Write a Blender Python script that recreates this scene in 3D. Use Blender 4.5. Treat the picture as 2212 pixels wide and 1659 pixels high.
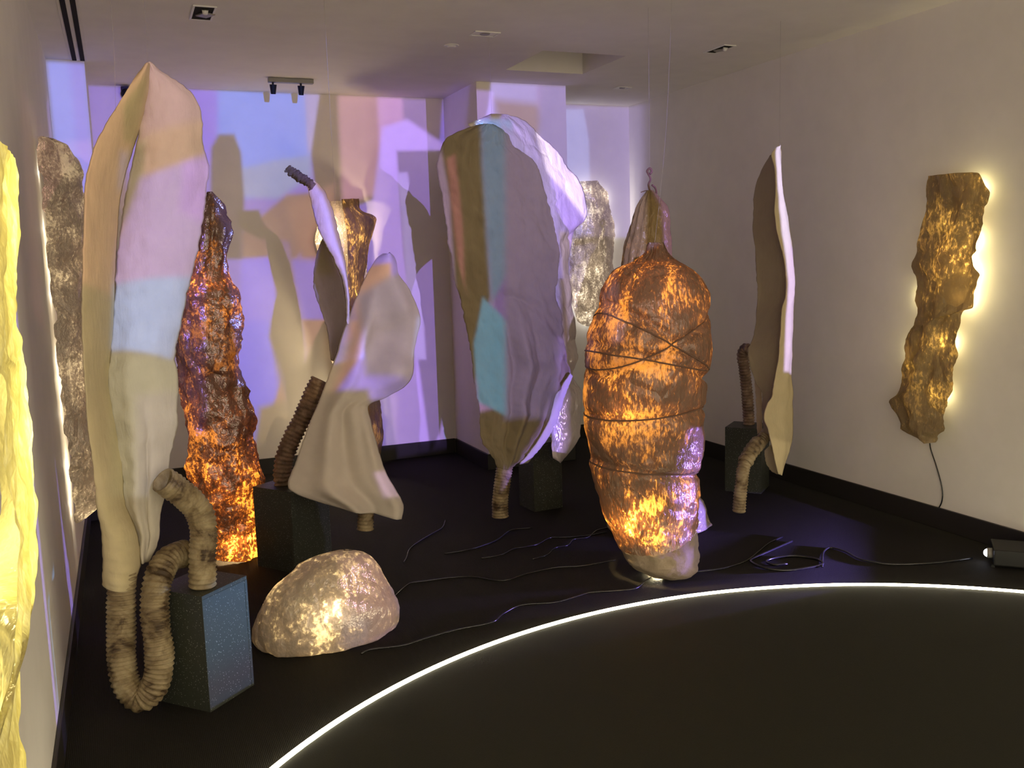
import bpy, bmesh, math, random
import numpy as np
from mathutils import Vector, Matrix, noise

# ---------------------------------------------------------------- scene, camera, world, exposure
for o in list(bpy.data.objects): bpy.data.objects.remove(o)
scene = bpy.context.scene
COL = scene.collection
W, H, FPX = 2212.0, 1659.0, 2000.0
CAMH = 1.55
YAW, PITCH, ROLL = 0.395626610, 0.134276928, -0.0300048714
def cam_axes():
    ca, sa = math.cos(YAW), math.sin(YAW)
    f = np.array([sa, ca, 0]); r = np.array([ca, -sa, 0]); u = np.array([0, 0, 1.0])
    f2 = f*math.cos(PITCH) - u*math.sin(PITCH); u2 = u*math.cos(PITCH) + f*math.sin(PITCH)
    r3 = r*math.cos(ROLL) + u2*math.sin(ROLL); u3 = u2*math.cos(ROLL) - r*math.sin(ROLL)
    return r3, u3, f2
CR, CU, CF = cam_axes()
cam_d = bpy.data.cameras.new('camera'); cam = bpy.data.objects.new('camera', cam_d); COL.objects.link(cam)
cam_d.sensor_width = 36; cam_d.lens = FPX/W*36; cam_d.clip_start = .05
cam.matrix_world = Matrix(((CR[0], CU[0], -CF[0], 0), (CR[1], CU[1], -CF[1], 0), (CR[2], CU[2], -CF[2], CAMH), (0, 0, 0, 1)))
scene.camera = cam
scene.view_settings.view_transform = 'Standard'; scene.view_settings.look = 'None'
scene.view_settings.gamma = 1; scene.view_settings.use_curve_mapping = False
scene.view_settings.exposure = 0.0
scene.cycles.use_denoising = True
scene.cycles.max_bounces = 6; scene.cycles.diffuse_bounces = 4; scene.cycles.glossy_bounces = 2
scene.cycles.transmission_bounces = 4; scene.cycles.caustics_reflective = False; scene.cycles.caustics_refractive = False
scene.cycles.sample_clamp_indirect = 3.0; scene.cycles.adaptive_threshold = .03
world = bpy.data.worlds.new('world'); scene.world = world; world.use_nodes = True
world.node_tree.nodes['Background'].inputs[0].default_value = (1.0, .84, .63, 1)   # ambient fill standing for the rest of the gallery, open behind the camera
world.node_tree.nodes['Background'].inputs[1].default_value = 2.7

# pixel <-> place
def ray(x, y): return CR*((x-W/2)/FPX) - CU*((y-H/2)/FPX) + CF
CAM = np.array([0, 0, CAMH])
def onY(x, y, Y): d = ray(x, y); return CAM + d*(Y/d[1])
def onX(x, y, X): d = ray(x, y); return CAM + d*(X/d[0])
def onZ(x, y, Z=0.): d = ray(x, y); return CAM + d*((Z-CAMH)/d[2])

# room size
XL, XR, YB, ZC, YF = -.295, 4.075, 7.02, 2.795, -1.6
COLX0, COLX1, COLY = 2.425, 3.125, 6.295
PIERX, PIERY = -.088, 6.25
HB = .12

def srgb(r, g, b):
    f = lambda c: (c/255/12.92 if c <= 10.3 else ((c/255+.055)/1.055)**2.4)
    return (f(r), f(g), f(b))

# ---------------------------------------------------------------- projectors: spot lamps with a procedural slide
class NT:
    def __init__(s, tree): s.t = tree; s.n = tree.nodes; s.l = tree.links
    def new(s, typ, **kw):
        n = s.n.new(typ)
        for k, v in kw.items(): setattr(n, k, v)
        return n
    def link(s, a, b): s.l.new(a, b)
    def inp(s, n, i, v):
        if hasattr(v, 'is_linked') or isinstance(v, bpy.types.NodeSocket): s.l.new(v, n.inputs[i])
        else: n.inputs[i].default_value = v
    def math(s, op, a, b=0., c=None, clamp=False):
        n = s.n.new('ShaderNodeMath'); n.operation = op; n.use_clamp = clamp
        s.inp(n, 0, a); s.inp(n, 1, b)
        if c is not None: s.inp(n, 2, c)
        return n.outputs[0]
    def vmath(s, op, a, b=(0, 0, 0)):
        n = s.n.new('ShaderNodeVectorMath'); n.operation = op; s.inp(n, 0, a); s.inp(n, 1, b)
        return n.outputs['Value'] if op in ('DOT_PRODUCT', 'LENGTH') else n.outputs[0]
    def mix(s, f, a, b, blend='MIX'):
        n = s.n.new('ShaderNodeMix'); n.data_type = 'RGBA'; n.blend_type = blend
        for i, v in ((0, f), (6, a), (7, b)):
            if isinstance(v, tuple) and len(v) == 3: v = (*v, 1)
            s.inp(n, i, v)
        return n.outputs[2]
    def ramp(s, f, stops, interp='LINEAR'):
        n = s.n.new('ShaderNodeValToRGB'); cr = n.color_ramp; cr.interpolation = interp
        while len(cr.elements) < len(stops): cr.elements.new(.5)
        for e, (p, c) in zip(cr.elements, stops):
            e.position = p; e.color = (*c, 1) if len(c) == 3 else c
        s.inp(n, 0, f); return n.outputs[0]
    def noise(s, vec, scale, detail=4, rough=.55, dist=0., out='Fac'):
        n = s.n.new('ShaderNodeTexNoise'); s.inp(n, 'Vector', vec)
        n.inputs['Scale'].default_value = scale; n.inputs['Detail'].default_value = detail
        n.inputs['Roughness'].default_value = rough; n.inputs['Distortion'].default_value = dist
        return n.outputs[out]
    def voronoi(s, vec, scale, feature='F1', out='Distance'):
        n = s.n.new('ShaderNodeTexVoronoi'); n.feature = feature; s.inp(n, 'Vector', vec); n.inputs['Scale'].default_value = scale
        return n.outputs[out]

class Projector:
    """a lens at loc whose slide is a stack of soft convex colour patches; beam sectors share the one lens"""
    def __init__(s, name, loc, target, watts, frame, base, radius=.012, sectors=None):
        s.name = name; s.loc = np.array(loc, float); s.watts = watts; s.radius = radius
        s.f, s.r, s.u = s.axes(np.array(target, float)-s.loc)
        s.frame = [np.array(q, float) for q in frame]; s.base = base; s.patches = []; s.sectors = sectors
    def axes(s, f):
        f = f/np.linalg.norm(f); r = np.cross(f, (0, 0, 1)); r /= np.linalg.norm(r); return f, r, np.cross(r, f)
    def uv(s, p):
        d = np.array(p, float)-s.loc; k = d@s.f
        return np.array([(d@s.r)/k, (d@s.u)/k])
    def patch(s, pts, colour, soft=.02):          # pts: world points on the surface it falls on -> convex polygon on the slide
        s.patches.append(([s.uv(p) for p in pts], colour, soft))
    def finish(s):
        us = [q[0] for q in s.frame]; cuts = [min(us)]+(s.sectors or [])+[max(us)]
        for c0, c1 in zip(cuts[:-1], cuts[1:]): s.beam(c0, c1, c0 > min(us), c1 < max(us))
    def beam(s, c0, c1, cutl, cutr):
        vs = [q[1] for q in s.frame]; v0, v1 = min(vs), max(vs)
        corner = [s.f+s.r*u+s.u*v for u in (c0, c1) for v in (v0, v1)]
        f, r, u_ = s.axes(s.f+s.r*(c0+c1)/2+s.u*(v0+v1)/2)
        cone = max(math.acos(min(1, (c@f)/np.linalg.norm(c))) for c in corner)
        def loc(q):
            d = s.f+s.r*q[0]+s.u*q[1]; k = d@f
            return np.array([(d@r)/k, (d@u_)/k])
        ld = bpy.data.lights.new(s.name, 'SPOT'); ld.energy = s.watts; ld.spot_size = min(math.pi*.97, 2*cone+.03); ld.spot_blend = 0
        ld.shadow_soft_size = s.radius; ld.color = (1, 1, 1)
        o = bpy.data.objects.new(s.name, ld); COL.objects.link(o); L = s.loc
        o.matrix_world = Matrix(((r[0], u_[0], -f[0], L[0]), (r[1], u_[1], -f[1], L[1]), (r[2], u_[2], -f[2], L[2]), (0, 0, 0, 1)))
        ld.use_nodes = True; T = NT(ld.node_tree); T.n.clear()
        out = T.new('ShaderNodeOutputLight'); em = T.new('ShaderNodeEmission'); T.link(em.outputs[0], out.inputs[0])
        tc = T.new('ShaderNodeTexCoord')
        sep = T.new('ShaderNodeSeparateXYZ'); T.link(tc.outputs['Normal'], sep.inputs[0])
        az = T.math('ABSOLUTE', sep.outputs[2])
        cb = T.new('ShaderNodeCombineXYZ'); T.link(T.math('DIVIDE', sep.outputs[0], az), cb.inputs[0]); T.link(T.math('DIVIDE', sep.outputs[1], az), cb.inputs[1])
        cb.inputs[2].default_value = 1.0; P = cb.outputs[0]
        def poly_mask(pts, soft, vec):
            c = sum(pts)/len(pts); m = None
            for i in range(len(pts)):
                a, b = pts[i], pts[(i+1) % len(pts)]
                n = np.array([-(b-a)[1], (b-a)[0]]); n = n/(np.linalg.norm(n)+1e-9)
                if n@(c-a) < 0: n = -n
                d = T.vmath('DOT_PRODUCT', vec, (n[0]/soft, n[1]/soft, .5-float(n@a)/soft))     # vec.z is 1
                m = d if m is None else T.math('MINIMUM', m, d)
            return m
        col = T.mix(0., s.base, s.base)
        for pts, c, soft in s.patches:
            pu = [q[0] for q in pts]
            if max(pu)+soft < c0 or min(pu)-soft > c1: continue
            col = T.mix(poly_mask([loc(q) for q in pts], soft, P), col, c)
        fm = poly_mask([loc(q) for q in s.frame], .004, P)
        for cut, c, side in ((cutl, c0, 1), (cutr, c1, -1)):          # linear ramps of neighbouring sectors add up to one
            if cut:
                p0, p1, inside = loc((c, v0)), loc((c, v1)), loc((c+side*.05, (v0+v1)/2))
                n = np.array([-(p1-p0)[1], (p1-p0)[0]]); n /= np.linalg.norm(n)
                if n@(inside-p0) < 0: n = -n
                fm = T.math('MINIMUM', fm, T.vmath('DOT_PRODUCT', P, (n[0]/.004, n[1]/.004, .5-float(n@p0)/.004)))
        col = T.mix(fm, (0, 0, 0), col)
        T.link(col, em.inputs[0]); em.inputs[1].default_value = 1

# P1: projector high up behind the camera (out of view); P2: the small projector standing on the floor at the right
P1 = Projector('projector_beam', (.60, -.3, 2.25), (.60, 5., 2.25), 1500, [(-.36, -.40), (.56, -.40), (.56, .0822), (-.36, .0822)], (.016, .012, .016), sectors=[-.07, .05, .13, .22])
P2_LOC = tuple(onZ(2121, 1193, .052))
_a = math.radians(45)
P2 = Projector('projector_beam', P2_LOC, (P2_LOC[0]-math.cos(_a), P2_LOC[1]+math.sin(_a), P2_LOC[2]), 420, [(-1.02, -.085), (.98, -.085), (.98, .34), (-1.02, .62)], (.30, .21, .95))
P3 = Projector('projector_beam', (3.7, -.2, 2.3), (2.2, 5., 2.3), 1500, [(-.62, -.62), (.42, -.62), (.42, .066), (-.62, .066)], (0, 0, 0))  # third projector, unseen, added to fill areas the other two leave dark
def QB(*q): return [onY(x, y, YB) for x, y in q]          # polygons on the back wall
def QY(Y, *q): return [onY(x, y, Y) for x, y in q]
def QX(X, *q): return [onX(x, y, X) for x, y in q]
def RB(x0, x1, z0, z1, Y=YB): return [(x0, Y, z0), (x1, Y, z0), (x1, Y, z1), (x0, Y, z1)]
OFF = (0.0, 0.0, 0.0)
# slide of P1: the back wall first
P1.patch(RB(-.1, 2.9, .1, 3.0), (.18, .11, .90), .008)
P1.patch(QB((340, 170), (472, 170), (490, 330), (340, 420)), (.16, .08, 1.20), .006)
P1.patch(QB((470, 170), (657, 170), (672, 330), (640, 400), (530, 430), (470, 400)), (.10, .28, 1.40), .006)
P1.patch(QB((657, 170), (697, 170), (702, 312), (664, 330)), (.38, .34, 1.0), .003)
P1.patch(QB((520, 365), (600, 345), (672, 335), (672, 380), (600, 430), (520, 425)), (.22, .33, .85), .006)
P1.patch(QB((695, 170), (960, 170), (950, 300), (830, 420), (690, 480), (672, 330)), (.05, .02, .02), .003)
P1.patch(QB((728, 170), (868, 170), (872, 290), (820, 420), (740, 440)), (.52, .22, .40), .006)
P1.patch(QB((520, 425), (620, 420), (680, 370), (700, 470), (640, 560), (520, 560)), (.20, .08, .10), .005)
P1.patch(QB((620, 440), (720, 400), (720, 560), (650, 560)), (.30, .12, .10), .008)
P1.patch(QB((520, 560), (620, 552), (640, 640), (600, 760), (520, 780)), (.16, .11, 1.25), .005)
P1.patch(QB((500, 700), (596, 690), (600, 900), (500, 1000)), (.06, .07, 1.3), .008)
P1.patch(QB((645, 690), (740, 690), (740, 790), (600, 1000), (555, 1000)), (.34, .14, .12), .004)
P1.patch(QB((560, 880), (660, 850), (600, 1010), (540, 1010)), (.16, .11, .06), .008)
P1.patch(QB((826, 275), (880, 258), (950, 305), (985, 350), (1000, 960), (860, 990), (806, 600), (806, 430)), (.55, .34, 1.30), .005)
P1.patch(QB((455, 420), (456, 320), (472, 290), (506, 290), (521, 330), (528, 430), (522, 560), (470, 560)), (.02, .01, .05), .004)  # dark lozenge: a cast shadow drawn into the slide
# the column and the alcove
P1.patch(RB(2.46, 3.14, .9, 3.0, COLY), (.42, .34, 1.1), .004)
P1.patch(QY(COLY, (1160, 180), (1225, 180), (1225, 230), (1160, 250)), (.46, .28, 1.0), .004)
P1.patch(QY(COLY, (1068, 215), (1165, 225), (1180, 255), (1150, 330), (1080, 300)), (.28, .15, .34), .010)  # dusky shape above the flap: its shadow is drawn into the slide
P1.patch(QY(COLY, (1020, 150), (1075, 150), (1055, 230), (1045, 320), (1010, 320)), (.05, .03, .0), .003)  # unlit left edge of the column, a shadow drawn into the slide
P1.patch(RB(3.16, 4.20, .1, 3.0), (.27, .20, .80), .01)
P1.patch(QB((1212, 236), (1260, 236), (1272, 300), (1278, 560), (1212, 560)), (.46, .48, 1.4), .003)
P1.patch(QY(5.02, (436, 400), (500, 400), (535, 640), (570, 900), (570, 1210), (436, 1210)), (.035, .018, .028), .006)
P1.patch([(-.6, YB, ZC-.006), (2.425, YB, ZC-.006), (2.425, YB, 3.4), (-.6, YB, 3.4)], OFF, .002)
P1.patch([(3.42, YB, ZC-.006), (4.8, YB, ZC-.006), (4.8, YB, 3.4), (3.42, YB, 3.4)], OFF, .002)
# ... then the hanging shapes
A1 = 3.45
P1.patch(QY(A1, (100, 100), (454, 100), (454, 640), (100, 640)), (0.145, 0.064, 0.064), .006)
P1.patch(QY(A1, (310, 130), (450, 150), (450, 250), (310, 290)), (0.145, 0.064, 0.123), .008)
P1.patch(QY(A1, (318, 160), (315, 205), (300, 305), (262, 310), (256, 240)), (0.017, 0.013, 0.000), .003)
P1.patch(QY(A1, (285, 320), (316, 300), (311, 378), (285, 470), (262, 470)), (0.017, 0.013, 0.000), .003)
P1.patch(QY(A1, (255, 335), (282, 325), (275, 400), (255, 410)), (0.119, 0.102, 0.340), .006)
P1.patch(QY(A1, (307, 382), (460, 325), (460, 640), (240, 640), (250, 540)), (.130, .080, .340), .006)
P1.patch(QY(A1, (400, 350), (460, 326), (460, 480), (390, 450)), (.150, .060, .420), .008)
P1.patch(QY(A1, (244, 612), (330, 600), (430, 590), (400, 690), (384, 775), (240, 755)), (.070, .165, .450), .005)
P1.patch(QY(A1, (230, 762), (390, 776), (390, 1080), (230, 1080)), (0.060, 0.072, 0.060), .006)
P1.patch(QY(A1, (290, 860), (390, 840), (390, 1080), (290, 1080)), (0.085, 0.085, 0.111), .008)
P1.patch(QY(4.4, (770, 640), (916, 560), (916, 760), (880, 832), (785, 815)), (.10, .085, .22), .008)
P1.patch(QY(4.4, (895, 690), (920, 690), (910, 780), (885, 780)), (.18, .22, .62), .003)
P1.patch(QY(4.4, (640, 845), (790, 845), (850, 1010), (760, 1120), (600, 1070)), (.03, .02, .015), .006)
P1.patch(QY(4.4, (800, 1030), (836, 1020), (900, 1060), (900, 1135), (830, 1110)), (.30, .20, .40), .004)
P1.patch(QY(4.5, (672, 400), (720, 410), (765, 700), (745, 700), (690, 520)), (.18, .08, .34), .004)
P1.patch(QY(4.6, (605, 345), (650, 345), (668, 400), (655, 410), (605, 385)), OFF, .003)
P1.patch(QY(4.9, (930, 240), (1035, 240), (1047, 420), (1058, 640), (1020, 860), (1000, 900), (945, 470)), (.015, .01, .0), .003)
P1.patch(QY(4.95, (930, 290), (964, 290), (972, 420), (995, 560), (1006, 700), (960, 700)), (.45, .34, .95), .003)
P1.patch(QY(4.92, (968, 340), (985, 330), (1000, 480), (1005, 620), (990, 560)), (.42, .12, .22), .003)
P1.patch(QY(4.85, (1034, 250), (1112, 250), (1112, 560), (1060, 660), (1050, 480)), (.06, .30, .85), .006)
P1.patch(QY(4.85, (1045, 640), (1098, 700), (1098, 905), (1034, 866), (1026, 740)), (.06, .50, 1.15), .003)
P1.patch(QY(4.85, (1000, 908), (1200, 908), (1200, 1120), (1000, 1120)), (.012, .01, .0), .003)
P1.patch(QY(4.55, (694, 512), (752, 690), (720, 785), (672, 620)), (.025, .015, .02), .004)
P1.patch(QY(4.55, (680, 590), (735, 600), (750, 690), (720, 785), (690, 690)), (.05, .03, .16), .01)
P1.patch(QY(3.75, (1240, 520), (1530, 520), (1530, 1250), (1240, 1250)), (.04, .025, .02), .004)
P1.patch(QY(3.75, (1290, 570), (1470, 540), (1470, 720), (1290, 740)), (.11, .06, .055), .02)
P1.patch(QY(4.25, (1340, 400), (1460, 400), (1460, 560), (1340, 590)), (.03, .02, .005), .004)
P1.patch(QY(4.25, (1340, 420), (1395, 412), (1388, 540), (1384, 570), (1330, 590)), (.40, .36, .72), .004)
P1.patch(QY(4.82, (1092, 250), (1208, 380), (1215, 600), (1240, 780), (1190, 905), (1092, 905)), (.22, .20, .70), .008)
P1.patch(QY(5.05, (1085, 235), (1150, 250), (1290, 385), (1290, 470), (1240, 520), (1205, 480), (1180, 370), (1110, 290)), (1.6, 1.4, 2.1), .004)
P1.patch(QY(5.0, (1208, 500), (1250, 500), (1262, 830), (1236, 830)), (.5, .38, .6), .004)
# slide of P3
P3.patch(RB(1.9, 2.42, .1, 3.0), (.24, .14, .66), .006)
P3.patch(RB(-.29, -.089, .6, 3.0, PIERY), (.30, .42, 1.75), .003)
P3.patch(RB(-.17, -.089, .6, 3.0, PIERY), (.30, .30, 1.6), .006)
P3.patch(QY(4.29, (1668, 318), (1692, 308), (1724, 610), (1695, 610), (1674, 440)), (.66, .66, 1.6), .0015)
P3.patch(QY(4.29, (1698, 530), (1722, 530), (1720, 805), (1686, 805)), (.60, .52, 1.55), .0015)
P3.patch(QY(3.66, (735, 1200), (860, 1180), (880, 1300), (820, 1400), (700, 1420), (690, 1330)), (.30, .15, .24), .008)
P3.patch(QY(3.60, (715, 1340), (780, 1350), (770, 1410), (705, 1405)), (.22, .20, .42), .006)
P3.patch(QY(3.7, (835, 1240), (880, 1260), (880, 1340), (845, 1330)), (.16, .15, .55), .004)
# slide of P2: what the low beam falls on
P2.patch([(3.0, 2.0, 0), (3.0, 3.9, 0), (2.0, 9., 0), (-9., 9., 0)], (.07, .055, .20), .012)
P2.patch(QY(4.82, (960, 560), (1190, 560), (1195, 860), (1120, 1010), (1020, 1010)), (.01, .01, .02), .02)
P2.patch(QY(4.95, (1195, 560), (1262, 560), (1262, 1010), (1195, 1010)), (.16, .11, .26), .03)
P2.patch([(2.56, 3.55, .70), (2.56, 4.0, .70), (2.56, 4.0, 2.4), (2.56, 3.55, 2.4)], OFF, .02)
P2.patch([(2.56, 3.55, .0), (2.56, 4.0, .0), (2.56, 4.0, .70), (2.56, 3.55, .70)], (.055, .05, .085), .02)
P2.patch([(2.56, 3.55, .22), (2.56, 4.0, .22), (2.56, 4.0, .46), (2.56, 3.55, .46)], (.08, .035, .06), .04)
P2.patch([(XL, 3.2, 0), (XL, 4.1, 0), (XL, 4.1, 2.7), (XL, 3.2, 2.7)], OFF, .02)
P2.patch([(.17, 3.25, .0), (.35, 3.5, .0), (.35, 3.5, .43), (.17, 3.25, .43)], (.15, .48, 1.05), .02)
P2.patch([(.15, 3.2, .0), (.37, 3.5, .0), (.37, 3.5, .14), (.15, 3.2, .14)], (.34, .34, .85), .05)
P2.patch([(3.0, 4.2, .0), (3.8, 4.6, .0), (3.8, 4.6, 1.6), (3.0, 4.2, 1.6)], (.02, .017, .012), .03)
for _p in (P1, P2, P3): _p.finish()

# ---------------------------------------------------------------- materials
MATS = {}
def mat(name):
    m = bpy.data.materials.new(name); m.use_nodes = True; t = NT(m.node_tree); t.n.clear()
    t.out = t.new('ShaderNodeOutputMaterial'); MATS[name] = m
    tc = t.new('ShaderNodeTexCoord'); t.obj = tc.outputs['Object']
    return m, t
def scaled(t, vec, s):
    n = t.new('ShaderNodeMapping'); t.link(vec, n.inputs[0]); n.inputs['Scale'].default_value = s; return n.outputs[0]
def bump(t, h, strength=.3, dist=.01, normal=None):
    n = t.new('ShaderNodeBump'); t.link(h, n.inputs['Height']); n.inputs['Strength'].default_value = strength
    n.inputs['Distance'].default_value = dist
    if normal is not None: t.link(normal, n.inputs['Normal'])
    return n.outputs[0]
def principled(t, col, rough=.7, normal=None, spec=.3, metal=0.):
    p = t.new('ShaderNodeBsdfPrincipled')
    if isinstance(col, tuple): p.inputs['Base Color'].default_value = (*col[:3], 1)
    else: t.link(col, p.inputs['Base Color'])
    t.inp(p, 'Roughness', rough); p.inputs['Specular IOR Level'].default_value = spec; p.inputs['Metallic'].default_value = metal
    if normal is not None: t.link(normal, p.inputs['Normal'])
    return p.outputs[0]
def mixs(t, f, a, b):
    n = t.new('ShaderNodeMixShader'); t.inp(n, 0, f); t.link(a, n.inputs[1]); t.link(b, n.inputs[2]); return n.outputs[0]
def plain(name, col, rough=.6, spec=.4, metal=0., bumpscale=None, bs=.15):
    m, t = mat(name)
    nrm = bump(t, t.noise(t.obj, bumpscale, 4), bs, .004) if bumpscale else None
    c = t.mix(t.noise(t.obj, 6., 3), tuple(x*.92 for x in col), tuple(min(1, x*1.06) for x in col))
    t.link(principled(t, c, rough, nrm, spec, metal), t.out.inputs[0]); return m

plain('wall_paint', (.74, .71, .66), .75, .15)
plain('ceiling_paint', (.74, .71, .66), .85, .1)
plain('black_base', (.018, .016, .013), .45, .4)
plain('black_metal', (.006, .006, .006), .5, .25)
plain('dark_hole', (.02, .018, .014), .9, .1)
plain('grey_metal', (.25, .24, .23), .45, .5)
plain('white_plastic', (.75, .74, .70), .5, .4)
plain('cable_black', (.012, .012, .014), .22, .6)
plain('twine', (.16, .10, .07), .9, .1, bumpscale=300, bs=.4)
plain('stone_foot', (.19, .145, .105), .9, .15, bumpscale=45, bs=.9)
def _():
    m, t = mat('carpet')
    w = t.new('ShaderNodeTexWave'); t.link(t.obj, w.inputs[0]); w.inputs['Scale'].default_value = 55; w.inputs['Distortion'].default_value = 1.5; w.wave_profile = 'SIN'
    n = t.noise(t.obj, 320, 3)
    h = t.math('ADD', n, t.math('MULTIPLY', w.outputs['Fac'], .35))
    c = t.mix(n, (.012, .011, .0095), (.026, .024, .021))
    t.link(principled(t, c, .8, bump(t, h, .6, .006), .12), t.out.inputs[0])
    m, t = mat('platform_black')
    n = t.noise(t.obj, 260, 2)
    c = t.mix(n, (.018, .018, .013), (.028, .028, .020))
    t.link(principled(t, c, .75, bump(t, n, .3, .003), .15), t.out.inputs[0])
    # fuzzy white felted fabric with a little light coming through
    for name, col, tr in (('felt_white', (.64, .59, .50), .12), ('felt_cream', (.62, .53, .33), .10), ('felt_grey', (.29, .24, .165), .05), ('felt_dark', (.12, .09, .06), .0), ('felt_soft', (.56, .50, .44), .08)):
        m, t = mat(name)
        big = t.noise(scaled(t, t.obj, (5, 5, 3)), 2.2, 5, .6, 1.2)
        st = t.noise(scaled(t, t.obj, (30, 30, 6)), 2.0, 4, .6, .6)
        fine = t.noise(t.obj, 260, 3)
        h = t.math('ADD', t.math('MULTIPLY', big, .5), t.math('ADD', t.math('MULTIPLY', st, .45), t.math('MULTIPLY', fine, .06)))
        nrm = bump(t, h, .42 if name != 'felt_soft' else .06, .012)
        c = t.mix(t.noise(t.obj, 14, 4), tuple(x*.86 for x in col), tuple(min(1, x*1.07) for x in col))
        d = principled(t, c, .95, nrm, .08)
        tl = t.new('ShaderNodeBsdfTranslucent'); t.link(c, tl.inputs[0])
        t.link(mixs(t, tr, d, tl.outputs[0]), t.out.inputs[0])
    # resin-soaked paper shells: thin spots let the lamp inside through
    for name, dif, dark, mid, thin, sc, gl, stretch in (
            ('resin_amber', (.36, .23, .16), (.012, .005, .002), (.10, .034, .009), (1.0, .55, .14), 28., .05, .40),
            ('resin_copper', (.25, .13, .085), (.012, .005, .002), (.10, .032, .008), (1.0, .50, .10), 22., .14, .8),
            ('resin_pearl', (.56, .48, .44), (.07, .055, .04), (.24, .19, .14), (1.0, .90, .70), 26., .14, .9),
            ('resin_bark', (.48, .35, .18), (.025, .014, .005), (.075, .044, .014), (.60, .37, .12), 22., .02, .5),
            ('resin_rock', (.56, .47, .41), (.05, .038, .025), (.16, .12, .08), (1.0, .86, .58), 14., .12, .9),
            ('resin_yellow', (.72, .66, .36), (.66, .58, .20), (.86, .80, .34), (1.0, .96, .60), 14., .03, .8),
            ('resin_clear', (.78, .72, .72), (.50, .44, .43), (.70, .63, .62), (.95, .88, .86), 10., .08, .5)):
        m, t = mat(name)
        st = scaled(t, t.obj, (1.0, 1.0, stretch))
        cell = t.math('POWER', t.noise(st, sc*3.2, 2, .7), 2.0)                       # small clear spots
        streak = t.noise(scaled(t, t.obj, (1, 1, stretch*.3)), sc*1.1, 4, .65, .6)    # pulled fibres
        large = t.noise(t.obj, 4.2, 2, .5, .8)                                        # thick and thin areas
        vein = t.voronoi(scaled(t, t.obj, (1, 1, .8)), 6.0, 'DISTANCE_TO_EDGE')       # creases
        fac = t.math('ADD', t.math('ADD', t.math('MULTIPLY', cell, 1.0), t.math('MULTIPLY', streak, .75)), t.math('MULTIPLY_ADD', large, 1.3, -.78))
        c = t.ramp(fac, [(.36, dark), (.58, mid), (.82, thin)])
        h = t.math('ADD', t.math('MULTIPLY', streak, .7), t.math('ADD', t.math('MULTIPLY', cell, .5), t.math('MULTIPLY', t.math('MINIMUM', vein, .12), 4.0)))
        nrm = bump(t, h, .7, .014)
        d = t.new('ShaderNodeBsdfDiffuse'); d.inputs[0].default_value = (*dif, 1); t.link(nrm, d.inputs['Normal'])
        tl = t.new('ShaderNodeBsdfTranslucent'); t.link(c, tl.inputs[0]); t.link(nrm, tl.inputs['Normal'])
        g = t.new('ShaderNodeBsdfGlossy'); g.inputs[0].default_value = (1, .9, .8, 1); g.inputs['Roughness'].default_value = .20; t.link(nrm, g.inputs['Normal'])
        t.link(mixs(t, gl, mixs(t, .22 if name == 'resin_clear' else .55, d.outputs[0], tl.outputs[0]), g.outputs[0]), t.out.inputs[0])
    # corrugated duct wrapped in stained paper
    m, t = mat('duct_paper')
    n = t.noise(t.obj, 11, 5, .65, .6)
    c = t.ramp(n, [(.36, (.05, .030, .015)), (.43, (.16, .115, .062)), (.54, (.27, .21, .12)), (.72, (.42, .35, .22))])
    t.link(principled(t, c, .55, bump(t, t.noise(t.obj, 60, 4), .4, .006), .35), t.out.inputs[0])
    m, t = mat('duct_brown')
    c = t.ramp(t.noise(t.obj, 18, 5, .65), [(.30, (.05, .03, .02)), (.55, (.20, .13, .085)), (.8, (.42, .34, .25))])
    t.link(principled(t, c, .5, bump(t, t.noise(t.obj, 60, 4), .4, .006), .35), t.out.inputs[0])
    # dark pedestal board with pale glitter flecks
    m, t = mat('speckled_board')
    v = t.voronoi(t.obj, 120.); v2 = t.voronoi(t.obj, 95., out='Color')
    sp = t.ramp(t.math('ADD', v, t.math('MULTIPLY', t.noise(t.obj, 40, 2), .18)), [(.16, (.60, .62, .58)), (.30, (.025, .028, .022))])
    t.link(principled(t, t.mix(.5, sp, t.mix(t.noise(t.obj, 220, 2), (.022, .024, .019), (.06, .066, .054))), .5, None, .3), t.out.inputs[0])
    for name, col, st in (('led_white', (1.0, .90, .62), 24.), ('lens_light', (.75, .8, 1.0), 14.)):
        m, t = mat(name); e = t.new('ShaderNodeEmission'); e.inputs[0].default_value = (*col, 1); e.inputs[1].default_value = st
        t.link(e.outputs[0], t.out.inputs[0])
    m, t = mat('nylon_line')
    t.link(principled(t, (.30, .28, .27), .4, None, .3), t.out.inputs[0])
_()

# ---------------------------------------------------------------- object helpers
def tag(o, label=None, cat=None, group=None, kind=None):
    if label: o['label'] = label
    if cat: o['category'] = cat
    if group: o['group'] = group
    if kind: o['kind'] = kind
    return o
def thing(name, loc, label, cat, group=None):
    o = bpy.data.objects.new(name, None); COL.objects.link(o); o.location = Vector(loc); o.empty_display_size = .1
    return tag(o, label, cat, group)
def obj(name, verts, faces, material, parent=None, smooth=True, label=None):
    me = bpy.data.meshes.new(name); me.from_pydata([tuple(map(float, v)) for v in verts], [], faces); me.update()
    me.materials.append(MATS[material])
    if smooth: me.polygons.foreach_set('use_smooth', [True]*len(me.polygons))
    o = bpy.data.objects.new(name, me); COL.objects.link(o)
    if parent:
        o.parent = parent; off = Vector((0, 0, 0)); p = parent
        while p: off += p.location; p = p.parent
        o.location = -off
    if label: o['label'] = label
    return o
def bm_obj(name, bm, material, parent=None, smooth=False, label=None):
    bm.verts.index_update()
    v = [tuple(x.co) for x in bm.verts]; f = [[q.index for q in x.verts] for x in bm.faces]; bm.free()
    return obj(name, v, f, material, parent, smooth, label)
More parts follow.
